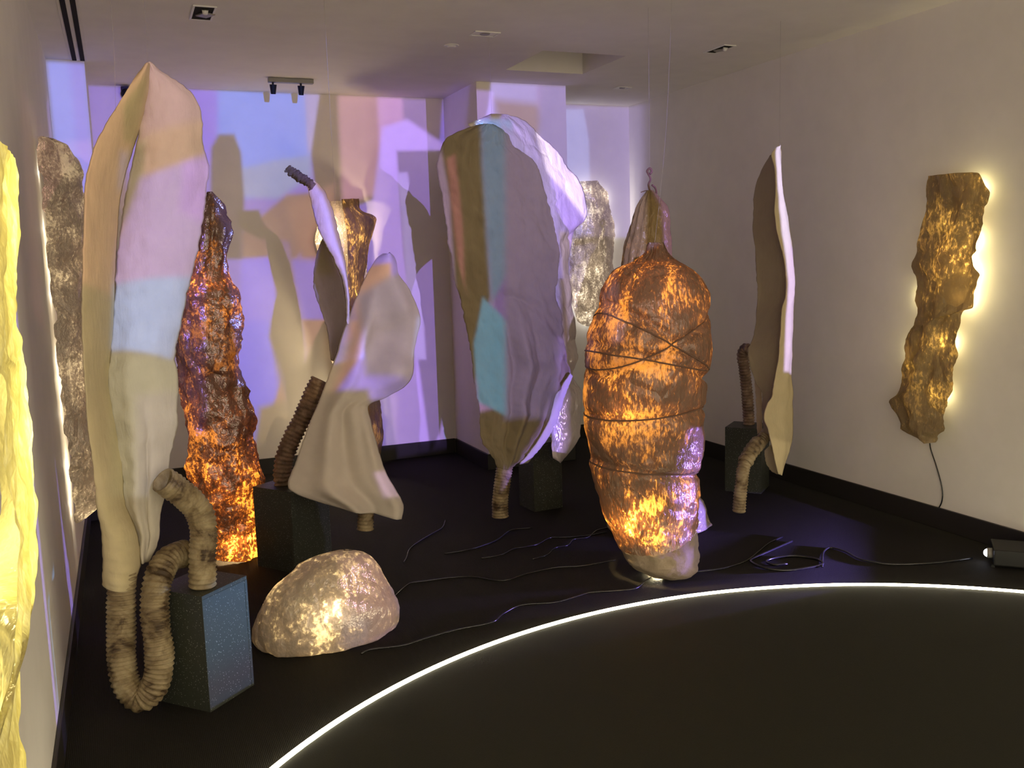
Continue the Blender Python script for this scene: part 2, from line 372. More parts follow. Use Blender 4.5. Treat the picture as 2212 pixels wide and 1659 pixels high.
def box_bm(bm, x0, x1, y0, y1, z0, z1, bevel=0., M=None):
    r = bmesh.ops.create_cube(bm, size=1); vs = r['verts']
    for v in vs: v.co = Vector((x0+(v.co.x+.5)*(x1-x0), y0+(v.co.y+.5)*(y1-y0), z0+(v.co.z+.5)*(z1-z0)))
    if bevel:
        es = list({e for v in vs for e in v.link_edges})
        r = bmesh.ops.bevel(bm, geom=es, offset=bevel, segments=2, affect='EDGES', profile=.6); vs = list(set(vs) | set(r['verts']))
        vs = [v for v in vs if v.is_valid]
    if M is not None:
        for v in vs: v.co = M @ v.co
def box(name, x0, x1, y0, y1, z0, z1, material, parent=None, bevel=0., M=None, label=None):
    bm = bmesh.new(); box_bm(bm, x0, x1, y0, y1, z0, z1, bevel, M); return bm_obj(name, bm, material, parent, False, label)
def spline(pts, n):
    P = np.array(pts, float)
    if len(P) == 2: return np.array([P[0]+(P[1]-P[0])*k/(n-1) for k in range(n)])
    s = np.concatenate([[0], np.cumsum(np.sqrt(((P[1:]-P[:-1])**2).sum(1)))]); s /= s[-1]
    T = np.zeros_like(P); T[1:-1] = (P[2:]-P[:-2])/(s[2:]-s[:-2])[:, None]
    T[0] = (P[1]-P[0])/(s[1]-s[0]); T[-1] = (P[-1]-P[-2])/(s[-1]-s[-2])
    out = []
    for t in np.linspace(0, 1, n):
        i = min(max(np.searchsorted(s, t, 'right')-1, 0), len(P)-2); h = s[i+1]-s[i]; q = (t-s[i])/h
        out.append((2*q**3-3*q**2+1)*P[i]+(q**3-2*q**2+q)*h*T[i]+(-2*q**3+3*q**2)*P[i+1]+(q**3-q**2)*h*T[i+1])
    return np.array(out)
def nz(x, y, z=0., o=4): return noise.fractal(Vector((x, y, z)), 1.0, 2.0, o)
def solidify(o, th, off=0.):
    m = o.modifiers.new('thickness', 'SOLIDIFY'); m.thickness = th; m.offset = off; return o
def fr(P, wall='Y'):
    x, y, d = P
    return onY(x, y, d) if wall == 'Y' else onX(x, y, d)
def sheet(name, L, R, material, parent=None, nu=28, nv=90, bulge=0., amp=.012, freq=6., rag=.008, thick=.006, seed=0., wall='Y', disp=None, label=None):
    """a curved sheet between a left and a right edge; edge points are (px, py, distance)"""
    A = spline([fr(p, wall) for p in L], nv); B = spline([fr(p, wall) for p in R], nv)
    out = np.array([0, -1., 0]) if wall == 'Y' else np.array([-1. if L[0][2] > 0 else 1., 0, 0])
    V = []
    for j in range(nv):
        t = j/(nv-1); a, b = A[j].copy(), B[j].copy(); w = b-a
        a += w/(np.linalg.norm(w)+1e-6)*rag*nz(seed+3, t*14)*1.6 + w/(np.linalg.norm(w)+1e-6)*rag*.8*nz(seed+5, t*60)
        b -= w/(np.linalg.norm(w)+1e-6)*rag*nz(seed+9, t*14)*1.6 + w/(np.linalg.norm(w)+1e-6)*rag*.8*nz(seed+7, t*60)
        wl = np.linalg.norm(b-a); hgt = A[j][2]
        for i in range(nu):
            u = i/(nu-1); p = a*(1-u)+b*u
            bl = bulge(u, t) if callable(bulge) else bulge*4*u*(1-u)*min(1, 6*min(t, 1-t)+.15)
            n = nz(seed+u*wl*freq*1.6, hgt*freq, seed*.3)*amp
            n += amp*.8*(abs(nz(seed*2+u*wl*freq*1.1+hgt*freq*.5, hgt*freq*.8, 4.)) - .25)
            if disp: n += disp(u, t)
            V.append(p+out*(bl+n))
    F = [(j*nu+i, j*nu+i+1, (j+1)*nu+i+1, (j+1)*nu+i) for j in range(nv-1) for i in range(nu-1)]
    o = obj(name, V, F, material, parent, True, label)
    return solidify(o, thick) if thick else o
def pod(name, rows, Y, material, parent=None, nseg=60, nrow=110, depth=.9, amp=.02, freq=7., seed=0., disp=None, wall='Y', flat=1., thick=.004, bottom=False, label=None, a0=0., a1=2*math.pi):
    """closed shell round an outline; rows are (px left, px right, py)"""
    Ls = spline([fr((r[0], r[2], Y), wall) for r in rows], nrow); Rs = spline([fr((r[1], r[2], Y), wall) for r in rows], nrow)
    V = []
    for j in range(nrow):
        t = j/(nrow-1); c = (Ls[j]+Rs[j])/2; ax = (Rs[j]-Ls[j])/2; r = np.linalg.norm(ax)
        for i in range(nseg):
            th = a0+(a1-a0)*i/(nseg if a1-a0 > 6.2 else nseg-1)
            ct, s_ = math.cos(th), math.sin(th)
            k = nz(seed+ct*r*freq, s_*r*freq, c[2]*freq)*amp + amp*.7*(abs(nz(seed+ct*r*freq*1.7, s_*r*freq*1.7, c[2]*freq*1.2+7))-.22)
            k *= min(1., .25+r/.10)
            if disp: k += disp(th, t, c[2], r)
            q = 1+k/max(r, .01)
            V.append(c + ax*ct*q + np.array([0, -1, 0])*r*depth*s_*q if wall == 'Y' else c + ax*ct*q + np.array([-1, 0, 0])*r*depth*s_*q)
    closed = a1-a0 > 6.2; F = []
    for j in range(nrow-1):
        for i in range(nseg if closed else nseg-1):
            k = (i+1) % nseg; F.append((j*nseg+i, j*nseg+k, (j+1)*nseg+k, (j+1)*nseg+i))
    if closed:
        F.append(tuple(range(nseg)))
        if bottom: F.append(tuple(range((nrow-1)*nseg, nrow*nseg))[::-1])
    return obj(name, V, F, material, parent, True, label)
def tube(name, pts, rad, material, parent=None, pitch=.017, ribs=.10, nseg=22, closed_ends='open', seed=0., label=None, step=4):
    P0 = np.array(pts, float); Ln = np.sqrt(((P0[1:]-P0[:-1])**2).sum(1)).sum()
    n = max(6, int(Ln/pitch*step)) if ribs else max(8, len(pts)*6)
    n = min(n, 900)
    P = spline(pts, n); s = np.concatenate([[0], np.cumsum(np.sqrt(((P[1:]-P[:-1])**2).sum(1)))])
    T = np.gradient(P, axis=0); T /= np.linalg.norm(T, axis=1)[:, None]
    ref = np.array([0, 0, 1.]) if abs(T[0][2]) < .9 else np.array([1., 0, 0])
    N = np.cross(T[0], ref); N /= np.linalg.norm(N); V = []
    rings = []
    for j in range(n):
        N = N-T[j]*(N@T[j]); N /= np.linalg.norm(N); B = np.cross(T[j], N)
        r = rad*(1+(ribs*math.sin(2*math.pi*s[j]/pitch+1.2*nz(seed, s[j]*9)) + .05*nz(seed+2, s[j]*14) if ribs else 0))
        rings.append((P[j], N.copy(), B, r))
    if closed_ends == 'open' and rad > .012:          # the wall of the tube turns inwards at both ends
        a = rings[0]; b = rings[-1]
        inner = lambda q, tv, d: (q[0]+tv*d, q[1], q[2], q[3]*.86)
        rings = [inner(a, T[0], .05), inner(a, T[0], .0)]+rings+[inner(b, T[-1], .0), inner(b, -T[-1], .05)]
    for c, N_, B_, r in rings:
        for i in range(nseg):
            th = 2*math.pi*i/nseg
            k = 1+(.05*nz(seed+math.cos(th)*1.5, math.sin(th)*1.5, c[2]*12) if ribs else 0)
            V.append(c+(N_*math.cos(th)+B_*math.sin(th))*r*k)
    m = len(rings)
    F = [(j*nseg+i, j*nseg+(i+1) % nseg, (j+1)*nseg+(i+1) % nseg, (j+1)*nseg+i) for j in range(m-1) for i in range(nseg)]
    F += [tuple(range(nseg))[::-1], tuple(range((m-1)*nseg, m*nseg))]
    return obj(name, V, F, material, parent, True, label)
def line(name, pts, rad, material, parent=None, nseg=6, label=None):
    return tube(name, pts, rad, material, parent, ribs=0, nseg=nseg, closed_ends='cap', label=label)
def bulb(parent, loc, watts, col, rad=.03, name='bulb_light'):
    ld = bpy.data.lights.new(name, 'POINT'); ld.energy = watts; ld.color = col; ld.shadow_soft_size = rad
    o = bpy.data.objects.new(name, ld); COL.objects.link(o); o.parent = parent
    o.location = Vector(loc)-Vector(parent.location); return o

# ---------------------------------------------------------------- the room
def struct(o): o['kind'] = 'structure'; return o
struct(box('floor', XL-.1, XR+.1, YF, YB+.1, -.1, 0, 'carpet'))
struct(box('wall_left', XL-.1, XL, YF, YB+.1, 0, ZC, 'wall_paint'))
struct(box('wall_right', XR, XR+.1, YF, YB+.1, 0, ZC, 'wall_paint'))
struct(box('wall_back', XL, XR, YB, YB+.1, 0, ZC, 'wall_paint'))
struct(box('wall_column', COLX0, COLX1, COLY, YB, 0, ZC, 'wall_paint'))
struct(box('wall_pier', XL, PIERX, PIERY, YB, 0, ZC, 'wall_paint'))
# ceiling slab with the square shaft
HX0, HX1, HY0, HY1 = 2.475, 3.05, 5.285, 5.875
bm = bmesh.new()
for a in ((XL-.1, HX0, YF, YB+.1), (HX1, XR+.1, YF, YB+.1), (HX0, HX1, YF, HY0), (HX0, HX1, HY1, YB+.1)):
    box_bm(bm, a[0], a[1], a[2], a[3], ZC, ZC+.06)
for a in ((HX0-.02, HX0, HY0-.02, HY1+.02), (HX1, HX1+.02, HY0-.02, HY1+.02), (HX0, HX1, HY0-.02, HY0), (HX0, HX1, HY1, HY1+.02)):
    box_bm(bm, a[0], a[1], a[2], a[3], ZC+.06, ZC+.5)
box_bm(bm, HX0, HX1, HY0, HY1, ZC+.46, ZC+.5)
struct(bm_obj('ceiling', bm, 'ceiling_paint'))
BT = .014
struct(box('baseboard_left', XL, XL+BT, YF, PIERY-BT, 0, HB, 'black_base', bevel=.003))
struct(box('baseboard_pier', XL, PIERX+BT, PIERY-BT, PIERY, 0, HB, 'black_base', bevel=.003))
struct(box('baseboard_back', PIERX, COLX0-BT, YB-BT, YB, 0, HB, 'black_base', bevel=.003))
struct(box('baseboard_column_side', COLX0-BT, COLX0, COLY-BT, YB-BT, 0, HB, 'black_base', bevel=.003))
struct(box('baseboard_column', COLX0, COLX1+BT, COLY-BT, COLY, 0, HB, 'black_base', bevel=.003))
struct(box('baseboard_alcove', COLX1, XR-BT, YB-BT, YB, 0, HB, 'black_base', bevel=.003))
struct(box('baseboard_right', XR-BT, XR, YF, YB, 0, HB, 'black_base', bevel=.003))

# round platform with its light strip
RC, RR = np.array([1.959, 1.074]), 2.355
def clipx(p): return (min(max(p[0], XL+.02), XR-.02), max(p[1], YF+.02))
ring = [(RC[0]+(RR-.012)*math.cos(a), RC[1]+(RR-.012)*math.sin(a)) for a in np.linspace(0, 2*math.pi, 160, endpoint=False)]
ring = [clipx(p) for p in ring]
n = len(ring)
V = [(x, y, 0.002) for x, y in ring]+[(x, y, .016) for x, y in ring]
tag(obj('platform', V, [tuple(range(n, 2*n)), tuple(range(n))[::-1]]+[(i, (i+1) % n, n+(i+1) % n, n+i) for i in range(n)], 'platform_black', smooth=False),
    'low round black platform edged by a glowing strip of light', 'platform')
def arc_ok(p): return XL+.03 < p[0] < XR-.03 and p[1] > YF+.03
a0 = math.asin((XR-.03-RC[0])/RR); a1 = math.asin((RC[0]-XL-.03)/RR)
tt = thing('light_strip', (RC[0], RC[1]+RR, 0), 'thin glowing white strip light curving along the edge of the round platform', 'light')
ang = [math.pi/2-a for a in np.linspace(a0, -a1, 120)]
prof = ((-.007, .0), (.007, 0), (.007, .012), (-.007, .012))
ang_rear = [math.pi+a for a in (math.pi/2-q for q in np.linspace(a1, -a0, 100))]
def strip(prof, name, m, ang=ang):
    V = []; k = len(prof)
    for a in ang: V += [(RC[0]+(RR+q[0])*math.cos(a), RC[1]+(RR+q[0])*math.sin(a), q[1]) for q in prof]
    F = [(j*k+i, j*k+(i+1) % k, (j+1)*k+(i+1) % k, (j+1)*k+i) for j in range(len(ang)-1) for i in range(k)]
    return obj(name, V, F, m, tt, False)
strip(((-.009, .001), (.009, .001), (.009, .010), (-.009, .010)), 'holder', 'black_metal')
strip(((-.007, .0105), (.007, .0105), (.006, .022), (-.006, .022)), 'diffuser', 'led_white')
strip(((-.009, .001), (.009, .001), (.009, .010), (-.009, .010)), 'holder', 'black_metal', ang_rear)
strip(((-.007, .0105), (.007, .0105), (.006, .022), (-.006, .022)), 'diffuser', 'led_white', ang_rear)

# ---------------------------------------------------------------- ceiling fittings
t_ = thing('linear_air_diffuser', (-.118, 5.5, ZC), 'long ceiling air diffuser with two black slots beside the left wall', 'air diffuser')
box('frame', -.165, -.07, 3.2, 6.235, ZC-.004, ZC-.0005, 'ceiling_paint', t_, .001)
box('slot', -.152, -.128, 3.2, 6.222, ZC-.008, ZC-.003, 'dark_hole', t_)
box('slot', -.108, -.084, 3.2, 6.222, ZC-.008, ZC-.003, 'dark_hole', t_)
def recessed(cx, cy, sx, sy, label, dark=True, tilt=.5):
    t_ = thing('recessed_light', (cx, cy, ZC), label, 'light')
    bm = bmesh.new(); w = .010
    for a in ((-sx, sx, -sy, -sy+w), (-sx, sx, sy-w, sy), (-sx, -sx+w, -sy+w, sy-w), (sx-w, sx, -sy+w, sy-w)):
        box_bm(bm, cx+a[0], cx+a[1], cy+a[2], cy+a[3], ZC-.006, ZC-.0005)
    bm_obj('trim_frame', bm, 'white_plastic', t_)
    box('housing', cx-sx+w, cx+sx-w, cy-sy+w, cy+sy-w, ZC-.003, ZC-.0006, 'dark_hole' if dark else 'white_plastic', t_)
    if dark:
        M = Matrix.Translation((cx+sx*.25, cy+sy*.1, ZC-.007)) @ Matrix.Rotation(tilt, 4, 'Z')
        hd = box('lamp_head', -sx*.55, sx*.55, -sy*.28, sy*.30, -.004, .003, 'grey_metal', t_, .002, M)
        bm = bmesh.new(); bmesh.ops.create_cone(bm, cap_ends=True, segments=14, radius1=.012, radius2=.016, depth=.02, matrix=Matrix.Translation((cx+sx*.1, cy-sy*.45, ZC-.012)) @ Matrix.Rotation(.6, 4, 'X'))
        bm_obj('lamp_clip', bm, 'white_plastic', hd, True)
    else:
        bm = bmesh.new(); bmesh.ops.create_cone(bm, cap_ends=True, segments=20, radius1=min(sx, sy)*.5, radius2=min(sx, sy)*.6, depth=.004, matrix=Matrix.Translation((cx, cy, ZC-.005)))
        bm_obj('lens_cover', bm, 'grey_metal', t_)
recessed(.483, 4.96, .055, .135, 'square recessed ceiling light with tilted lamp head, above the tallest white shape')
recessed(3.52, 4.95, .045, .11, 'recessed ceiling light near the right wall, right of the square shaft')
recessed(3.58, 6.26, .06, .04, 'pale recessed ceiling light in the far right corner of the ceiling', dark=False)
recessed(1.98, 4.98, .075, .05, 'pale recessed ceiling light left of the square shaft', dark=False)
t_ = thing('sprinkler', (1.895, 5.30, ZC), 'small white sprinkler cap on the ceiling left of the square shaft', 'sprinkler')
bm = bmesh.new(); bmesh.ops.create_cone(bm, cap_ends=True, segments=20, radius1=.022, radius2=.03, depth=.012, matrix=Matrix.Translation((1.895, 5.30, ZC-.006))); bm_obj('cap', bm, 'white_plastic', t_)
bm = bmesh.new(); bmesh.ops.create_cone(bm, cap_ends=True, segments=20, radius1=.042, radius2=.044, depth=.004, matrix=Matrix.Translation((1.895, 5.30, ZC-.002))); bm_obj('rosette', bm, 'white_plastic', t_)
t_ = thing('track_light', (1.17, 6.505, ZC), 'short ceiling light track with two small black spot heads near the back wall', 'track light')
box('track', 1.02, 1.32, 6.48, 6.525, ZC-.03, ZC-.001, 'grey_metal', t_, .003)
for x in (1.05, 1.235):
    bm = bmesh.new(); M = Matrix.Translation((x, 6.50, ZC-.075)) @ Matrix.Rotation(.25, 4, 'X')
    bmesh.ops.create_cone(bm, cap_ends=True, segments=16, radius1=.016, radius2=.024, depth=.06, matrix=M)
    h = bm_obj('spot_head', bm, 'black_metal', t_)
    box('stem', x-.006, x+.006, 6.494, 6.506, ZC-.05, ZC-.028, 'black_metal', h)
t_ = thing('security_camera', (.145, YB, 2.74), 'small black dome camera high on the back wall', 'camera')
bm = bmesh.new(); bmesh.ops.create_uvsphere(bm, u_segments=18, v_segments=12, radius=.035, matrix=Matrix.Translation((.145, YB-.05, 2.735))); bm_obj('dome', bm, 'black_metal', t_, True)
box('mount', .115, .175, YB-.05, YB-.0005, 2.745, 2.785, 'black_metal', t_, .004)

# ---------------------------------------------------------------- pedestals
def pedestal(F, ang, s, label, h=.425):
    """F: the front corner on the floor, ang: direction of the right-hand face"""
    t_ = thing('pedestal', (F[0], F[1], 0), label, 'pedestal', 'speckled pedestals')
    M = Matrix.Translation((F[0], F[1], 0)) @ Matrix.Rotation(ang, 4, 'Z')
    w = .014
    box('top_board', 0, s, 0, s, h-w, h, 'speckled_board', t_, .0015, M)
    box('side_panel', 0, s-w, 0, w, 0, h-w, 'speckled_board', t_, .001, M)
    box('side_panel', s-w+.001, s, 0, s, 0, h-w, 'speckled_board', t_, .001, M)
    box('side_panel', 0, w, w, s-w, 0, h-w, 'speckled_board', t_, .001, M)
    box('side_panel', 0, s-w, s-w, s, 0, h-w, 'speckled_board', t_, .001, M)
    return t_
pedestal((.176, 3.262), math.atan2(.154, .169), .23, 'dark speckled pedestal with a blue-lit side, nearest the platform')
pedestal((.706, 4.615), math.radians(35), .27, 'dark speckled pedestal behind the rock and under the draped white shape')
pedestal((2.245, 5.075), math.radians(4), .2, 'dark speckled pedestal behind the grey-blue double shape, beside its tube')
pedestal((3.703, 4.755), math.atan2(.64, .77)-math.radians(0), .235, 'dark speckled pedestal near the right wall, behind the slim white shape')

# ---------------------------------------------------------------- left hanging shape with its duct
S1 = thing('hanging_shape', (-.06, 3.45, 0), 'tall white felt leaf hanging at the left, ending in a looped corrugated duct', 'sculpture', 'hanging felt shapes')
L1 = [(312, 143, 3.42), (271, 200, 3.36), (215, 295, 3.30), (190, 370, 3.27), (183, 440, 3.25), (180, 560, 3.25), (177, 700, 3.25), (187, 880, 3.27), (200, 1003, 3.30), (211, 1093, 3.33), (222, 1180, 3.38), (222, 1262, 3.41)]
R1 = [(322, 137, 3.44), (318, 200, 3.47), (303, 270, 3.49), (282, 335, 3.50), (262, 410, 3.50), (252, 500, 3.50), (248, 600, 3.49), (243, 720, 3.48), (234, 825, 3.47), (248, 913, 3.46), (262, 1003, 3.45), (270, 1087, 3.44), (300, 1170, 3.43), (292, 1268, 3.42)]
sheet('left_lobe', L1, R1, 'felt_cream', S1, nu=30, nv=170, bulge=lambda u, t: .12*u*(1-u)+max(0, t-.78)*.9*math.sqrt(max(0, u*(1-u)))*.42, amp=.007, rag=.004, seed=1, disp=lambda u, t: .0055*math.sin(t*270)*max(0, min(1, (t-.82)*10))*math.sin(math.pi*u))
L2 = [(318, 134, 3.45), (314, 200, 3.47), (302, 280, 3.49), (286, 350, 3.50), (270, 430, 3.50), (258, 520, 3.50), (250, 610, 3.49), (244, 700, 3.48), (240, 760, 3.47), (233, 830, 3.46), (247, 920, 3.45), (260, 1000, 3.45), (268, 1085, 3.45), (292, 1150, 3.45), (302, 1212, 3.45)]
R2 = [(324, 134, 3.45), (348, 153, 3.47), (404, 193, 3.50), (425, 228, 3.51), (437, 267, 3.52), (441, 316, 3.53), (448, 350, 3.54), (447, 400, 3.54), (440, 452, 3.54), (432, 505, 3.53), (421, 557, 3.53), (407, 627, 3.52), (392, 690, 3.51), (376, 772, 3.50), (383, 800, 3.50), (383, 895, 3.50), (368, 980, 3.49), (355, 1070, 3.48), (346, 1115, 3.47), (339, 1170, 3.47), (322, 1212, 3.46)]
def d1(u, t):
    r = .020*math.exp(-((u-.28)/.13)**2)*max(0, min(1, (t-.50)*6))            # the duct pushing through the cloth
    g = -.016*math.exp(-((u-.52-.35*(t-.78))/.05)**2)*max(0, min(1, (t-.66)*8, (1-t)*8))
    return r+g+.008*(abs(nz(u*2.2+3, t*30, 1.))-.2)*(1 if t < .62 else .4)
sheet('right_lobe', L2, R2, 'felt_white', S1, nu=36, nv=130, bulge=.05, amp=.011, rag=.005, seed=2, disp=d1)
# pale ribs of the duct that shows through the seam
tube('duct', [onY(262, 1225, 3.405), onY(262, 1260, 3.40), onY(262, 1350, 3.39), onY(263, 1430, 3.38), onY(275, 1482, 3.36), onY(303, 1508, 3.34), onY(333, 1482, 3.325), onY(345, 1425, 3.325), onY(335, 1330, 3.335), onY(340, 1256, 3.365), onY(364, 1208, 3.43), onY(402, 1194, 3.49)],
     .0465, 'duct_paper', S1, pitch=.0165, ribs=.085, seed=4)
line('hanging_line', [onY(318, 133, 3.45), onY(316, 60, 3.45), np.array([*onY(318, 133, 3.45)[:2], ZC])], .0004, 'nylon_line', S1)
line('hanging_line', [onY(250, 240, 3.33), onY(246, 110, 3.33), np.array([onY(246, 60, 3.33)[0], 3.33, ZC])], .0004, 'nylon_line', S1)

tB = thing('duct_piece', onZ(437, 1258, .425), 'bent corrugated duct piece standing on the blue-lit pedestal', 'duct', 'duct pieces on pedestals')
Yp = 3.37
b0 = onY(437, 1258, Yp); b0[2] = .426
tube('pipe', [b0, onY(437, 1200, Yp), onY(440, 1150, Yp), onY(432, 1108, Yp), onY(408, 1078, Yp-.01), onY(378, 1055, Yp-.02), onY(352, 1037, Yp-.04)], .046, 'duct_paper', tB, pitch=.018, ribs=.07, seed=12)

# ---------------------------------------------------------------- copper pod on the floor at the left
C1 = thing('glowing_pod', onZ(505, 1205), 'tall crumpled copper pod glowing from its base, behind the left white shape', 'lamp sculpture', 'glowing pods')
rows = [(450, 458, 414), (440, 478, 435), (430, 491, 480), (424, 492, 540), (412, 496, 590), (398, 512, 635), (386, 522, 690), (379, 523, 750), (386, 518, 790), (396, 530, 850), (399, 545, 890), (402, 553, 950), (404, 560, 1000), (410, 565, 1035), (422, 554, 1065), (436, 552, 1110), (455, 554, 1160), (464, 552, 1204)]
def dpod1(th, t, z, r): return .008*math.sin(9*th+3*z)*(.5+.5*math.sin(z*16)) + .012*(abs(nz(th*3, z*9, 2))-.3)
pod('shell', rows, 5.02, 'resin_copper', C1, depth=.8, amp=.030, freq=7, seed=21, disp=dpod1, nseg=72, nrow=130)
bulb(C1, onY(505, 1165, 5.02), 11, (1, .68, .32)); bulb(C1, onY(485, 1040, 5.0), 6, (1, .62, .28)); bulb(C1, onY(450, 620, 5.0), 3, (1, .62, .3)); bulb(C1, onY(470, 870, 5.02), 2.5, (1, .62, .3))

# ---------------------------------------------------------------- the rock near the platform
K1 = thing('glowing_rock', onZ(700, 1420), 'large pearly rock-shaped lamp lying on the floor beside the platform', 'lamp sculpture', 'glowing rocks')
def rock(parent, rows, Y, material, depth, amp, seed, zfloor=.003):
    o = pod('shell', rows, Y, material, parent, depth=depth, amp=amp, freq=6, seed=seed, nseg=72, nrow=70)
    for v in o.data.vertices: v.co.z = max(v.co.z, zfloor+.006*max(0, nz(v.co.x*20, v.co.y*20)))
    return o
rows = [(742, 760, 1188), (705, 792, 1197), (665, 812, 1215), (635, 824, 1235), (600, 836, 1265), (578, 858, 1298), (566, 859, 1325), (556, 848, 1352), (550, 828, 1376), (556, 795, 1398), (590, 755, 1418), (640, 710, 1430)]
rock(K1, rows, 3.72, 'resin_rock', .62, .016, 33)
bulb(K1, onY(700, 1330, 3.72), 3.2, (1, .8, .45)); bulb(K1, onY(722, 1316, 3.58), .8, (1, .86, .6), .015)
K2 = thing('glowing_rock', onZ(1425, 1150), 'pink-lit rock-shaped lamp on the floor, mostly hidden behind the big orange pod', 'lamp sculpture', 'glowing rocks')
rows = [(1410, 1430, 1030), (1375, 1470, 1040), (1345, 1500, 1062), (1330, 1515, 1085), (1322, 1520, 1110), (1318, 1526, 1130), (1322, 1518, 1145), (1340, 1500, 1154)]
rock(K2, rows, 4.42, 'resin_rock', .7, .02, 37)
bulb(K2, onY(1425, 1110, 4.42), 1, (1, .8, .5))

# ---------------------------------------------------------------- draped white shape with the lamp behind it
S2 = thing('hanging_shape', onY(760, 1125, 4.4), 'draped soft white shape with a curled tail, hanging above the rock', 'sculpture', 'hanging felt shapes')
sheet('tail', [(614, 369, 4.63), (628, 380, 4.62), (643, 391, 4.60), (664, 401, 4.57), (670, 412, 4.56)], [(625, 359, 4.63), (640, 367, 4.62), (655, 377, 4.60), (674, 391, 4.575), (682, 399, 4.565)], 'felt_dark', S2, nu=12, nv=50, bulge=.018, amp=.012, freq=12, rag=.006, seed=40, thick=.01, label='dark brown curled tail tip')
sheet('upper_leaf', [(660, 396, 4.575), (664, 404, 4.57), (673, 439, 4.54), (687, 491, 4.50), (702, 524, 4.47), (723, 563, 4.44), (741, 605, 4.42), (748, 650, 4.41), (750, 700, 4.41)],
      [(672, 389, 4.575), (690, 399, 4.56), (705, 421, 4.53), (720, 460, 4.50), (732, 509, 4.48), (744, 563, 4.45), (752, 620, 4.43), (754, 665, 4.42), (755, 702, 4.42)], 'felt_white', S2, nu=18, nv=90, bulge=.02, amp=.005, rag=.003, seed=41)
sheet('side_leaf', [(697, 516, 4.58), (684, 551, 4.60), (677, 596, 4.60), (681, 635, 4.58), (696, 678, 4.56), (708, 717, 4.54), (715, 778, 4.52)],
      [(702, 522, 4.50), (722, 562, 4.46), (740, 606, 4.44), (747, 650, 4.43), (750, 692, 4.43), (736, 735, 4.45), (720, 780, 4.50)], 'felt_grey', S2, nu=20, nv=60, bulge=-.03, amp=.006, rag=.003, seed=43)  # darker felt than the upper leaf: shade of the fold put into the colour
LC = [(828, 549, 4.34), (816, 558, 4.36), (795, 590, 4.38), (771, 641, 4.40), (753, 687, 4.42), (741, 720, 4.43), (723, 777, 4.44), (714, 800, 4.44), (690, 867, 4.44), (662, 933, 4.43), (638, 1002, 4.42), (622, 1050, 4.40), (640, 1066, 4.38), (700, 1087, 4.36)]
RC_ = [(840, 546, 4.34), (852, 556, 4.34), (860, 592, 4.33), (880, 620, 4.32), (898, 660, 4.31), (908, 690, 4.31), (904, 712, 4.31), (892, 762, 4.32), (879, 824, 4.33), (835, 857, 4.36), (795, 875, 4.38), (800, 910, 4.37), (818, 980, 4.34), (836, 1028, 4.31), (869, 1088, 4.28), (866, 1121, 4.27)]
def dC(u, t):
    g = lambda cu, ct, su, st: math.exp(-((u-cu)/su)**2-((t-ct)/st)**2)
    d = .05*math.sin(math.pi*u)
    d += .035*g(.72, .20, .20, .07) - .060*g(.60, .30, .20, .055) + .085*g(.78, .42, .24, .055)      # hollow bowl with its belly
    d += .045*math.exp(-((u-.20-.10*t)/.10)**2)*max(0, min(1, (t-.12)*6, (.62-t)*6))
    d -= .050*math.exp(-((u-.52-.30*(t-.55))/.11)**2)*max(0, min(1, (t-.50)*6))
    d += .035*math.exp(-((u-.28-.25*(t-.6))/.09)**2)*max(0, min(1, (t-.50)*5))
    d += .030*math.exp(-((u-.90)/.07)**2)*max(0, min(1, (t-.55)*6))
    return d
sheet('draped_sheet', LC, RC_, 'felt_soft', S2, nu=44, nv=110, bulge=0, amp=.006, freq=3, rag=.002, seed=46, disp=dC, thick=.008)
tube('duct', [onY(800, 985, 4.44), onY(792, 1060, 4.42), onY(790, 1110, 4.41), onY(789, 1143, 4.41)], .040, 'duct_paper', S2, pitch=.018, ribs=.07, seed=48)
line('hanging_line', [onY(727, 500, 4.46), onY(718, 330, 4.46), np.array([onY(716, 300, 4.46)[0], 4.46, ZC])], .0004, 'nylon_line', S2)
tD = thing('duct_piece', (onY(614, 1052, 4.83)[0], 4.83, .425), 'brown corrugated duct piece rising from the pedestal behind the draped shape', 'duct', 'duct pieces on pedestals')
Yp = 4.80; b0 = onY(614, 1050, Yp); b0[2] = .426
tube('pipe', [b0, onY(611, 1025, Yp), onY(615, 990, Yp), onY(632, 945, Yp), onY(655, 900, Yp), (onY(672, 860, Yp)), onY(692, 820, Yp)], .047, 'duct_brown', tD, pitch=.022, ribs=.10, seed=50)

# lamp of curled bark paper on the back wall, behind the draped shape
B1 = thing('bark_lamp', onY(765, 990, 6.72), 'bright curled bark-like lamp against the back wall behind the draped shape', 'lamp sculpture', 'backlit wall lamps')
sheet('inner_curl', [(700, 436, 6.86), (690, 480, 6.86), (680, 520, 6.86), (690, 560, 6.86), (705, 640, 6.86), (715, 760, 6.86), (730, 870, 6.86), (745, 975, 6.86)],
      [(772, 431, 6.97), (777, 456, 6.97), (795, 560, 6.97), (788, 640, 6.97), (788, 760, 6.97), (806, 870, 6.97), (818, 985, 6.97)], 'resin_pearl', B1, nu=24, nv=80, bulge=-.03, amp=.02, seed=60, thick=0)
sheet('outer_curl', [(738, 430, 6.70), (744, 470, 6.66), (752, 540, 6.66), (750, 600, 6.64), (752, 660, 6.64), (754, 760, 6.64), (768, 860, 6.64), (780, 980, 6.66)],
      [(775, 429, 6.96), (779, 454, 6.96), (811, 470, 6.96), (806, 505, 6.96), (797, 533, 6.96), (792, 575, 6.96), (786, 610, 6.96), (790, 700, 6.96), (810, 800, 6.96), (822, 880, 6.96), (828, 940, 6.96), (822, 988, 6.96)], 'resin_bark', B1, nu=26, nv=100, bulge=.05, amp=.025, seed=62, thick=0)
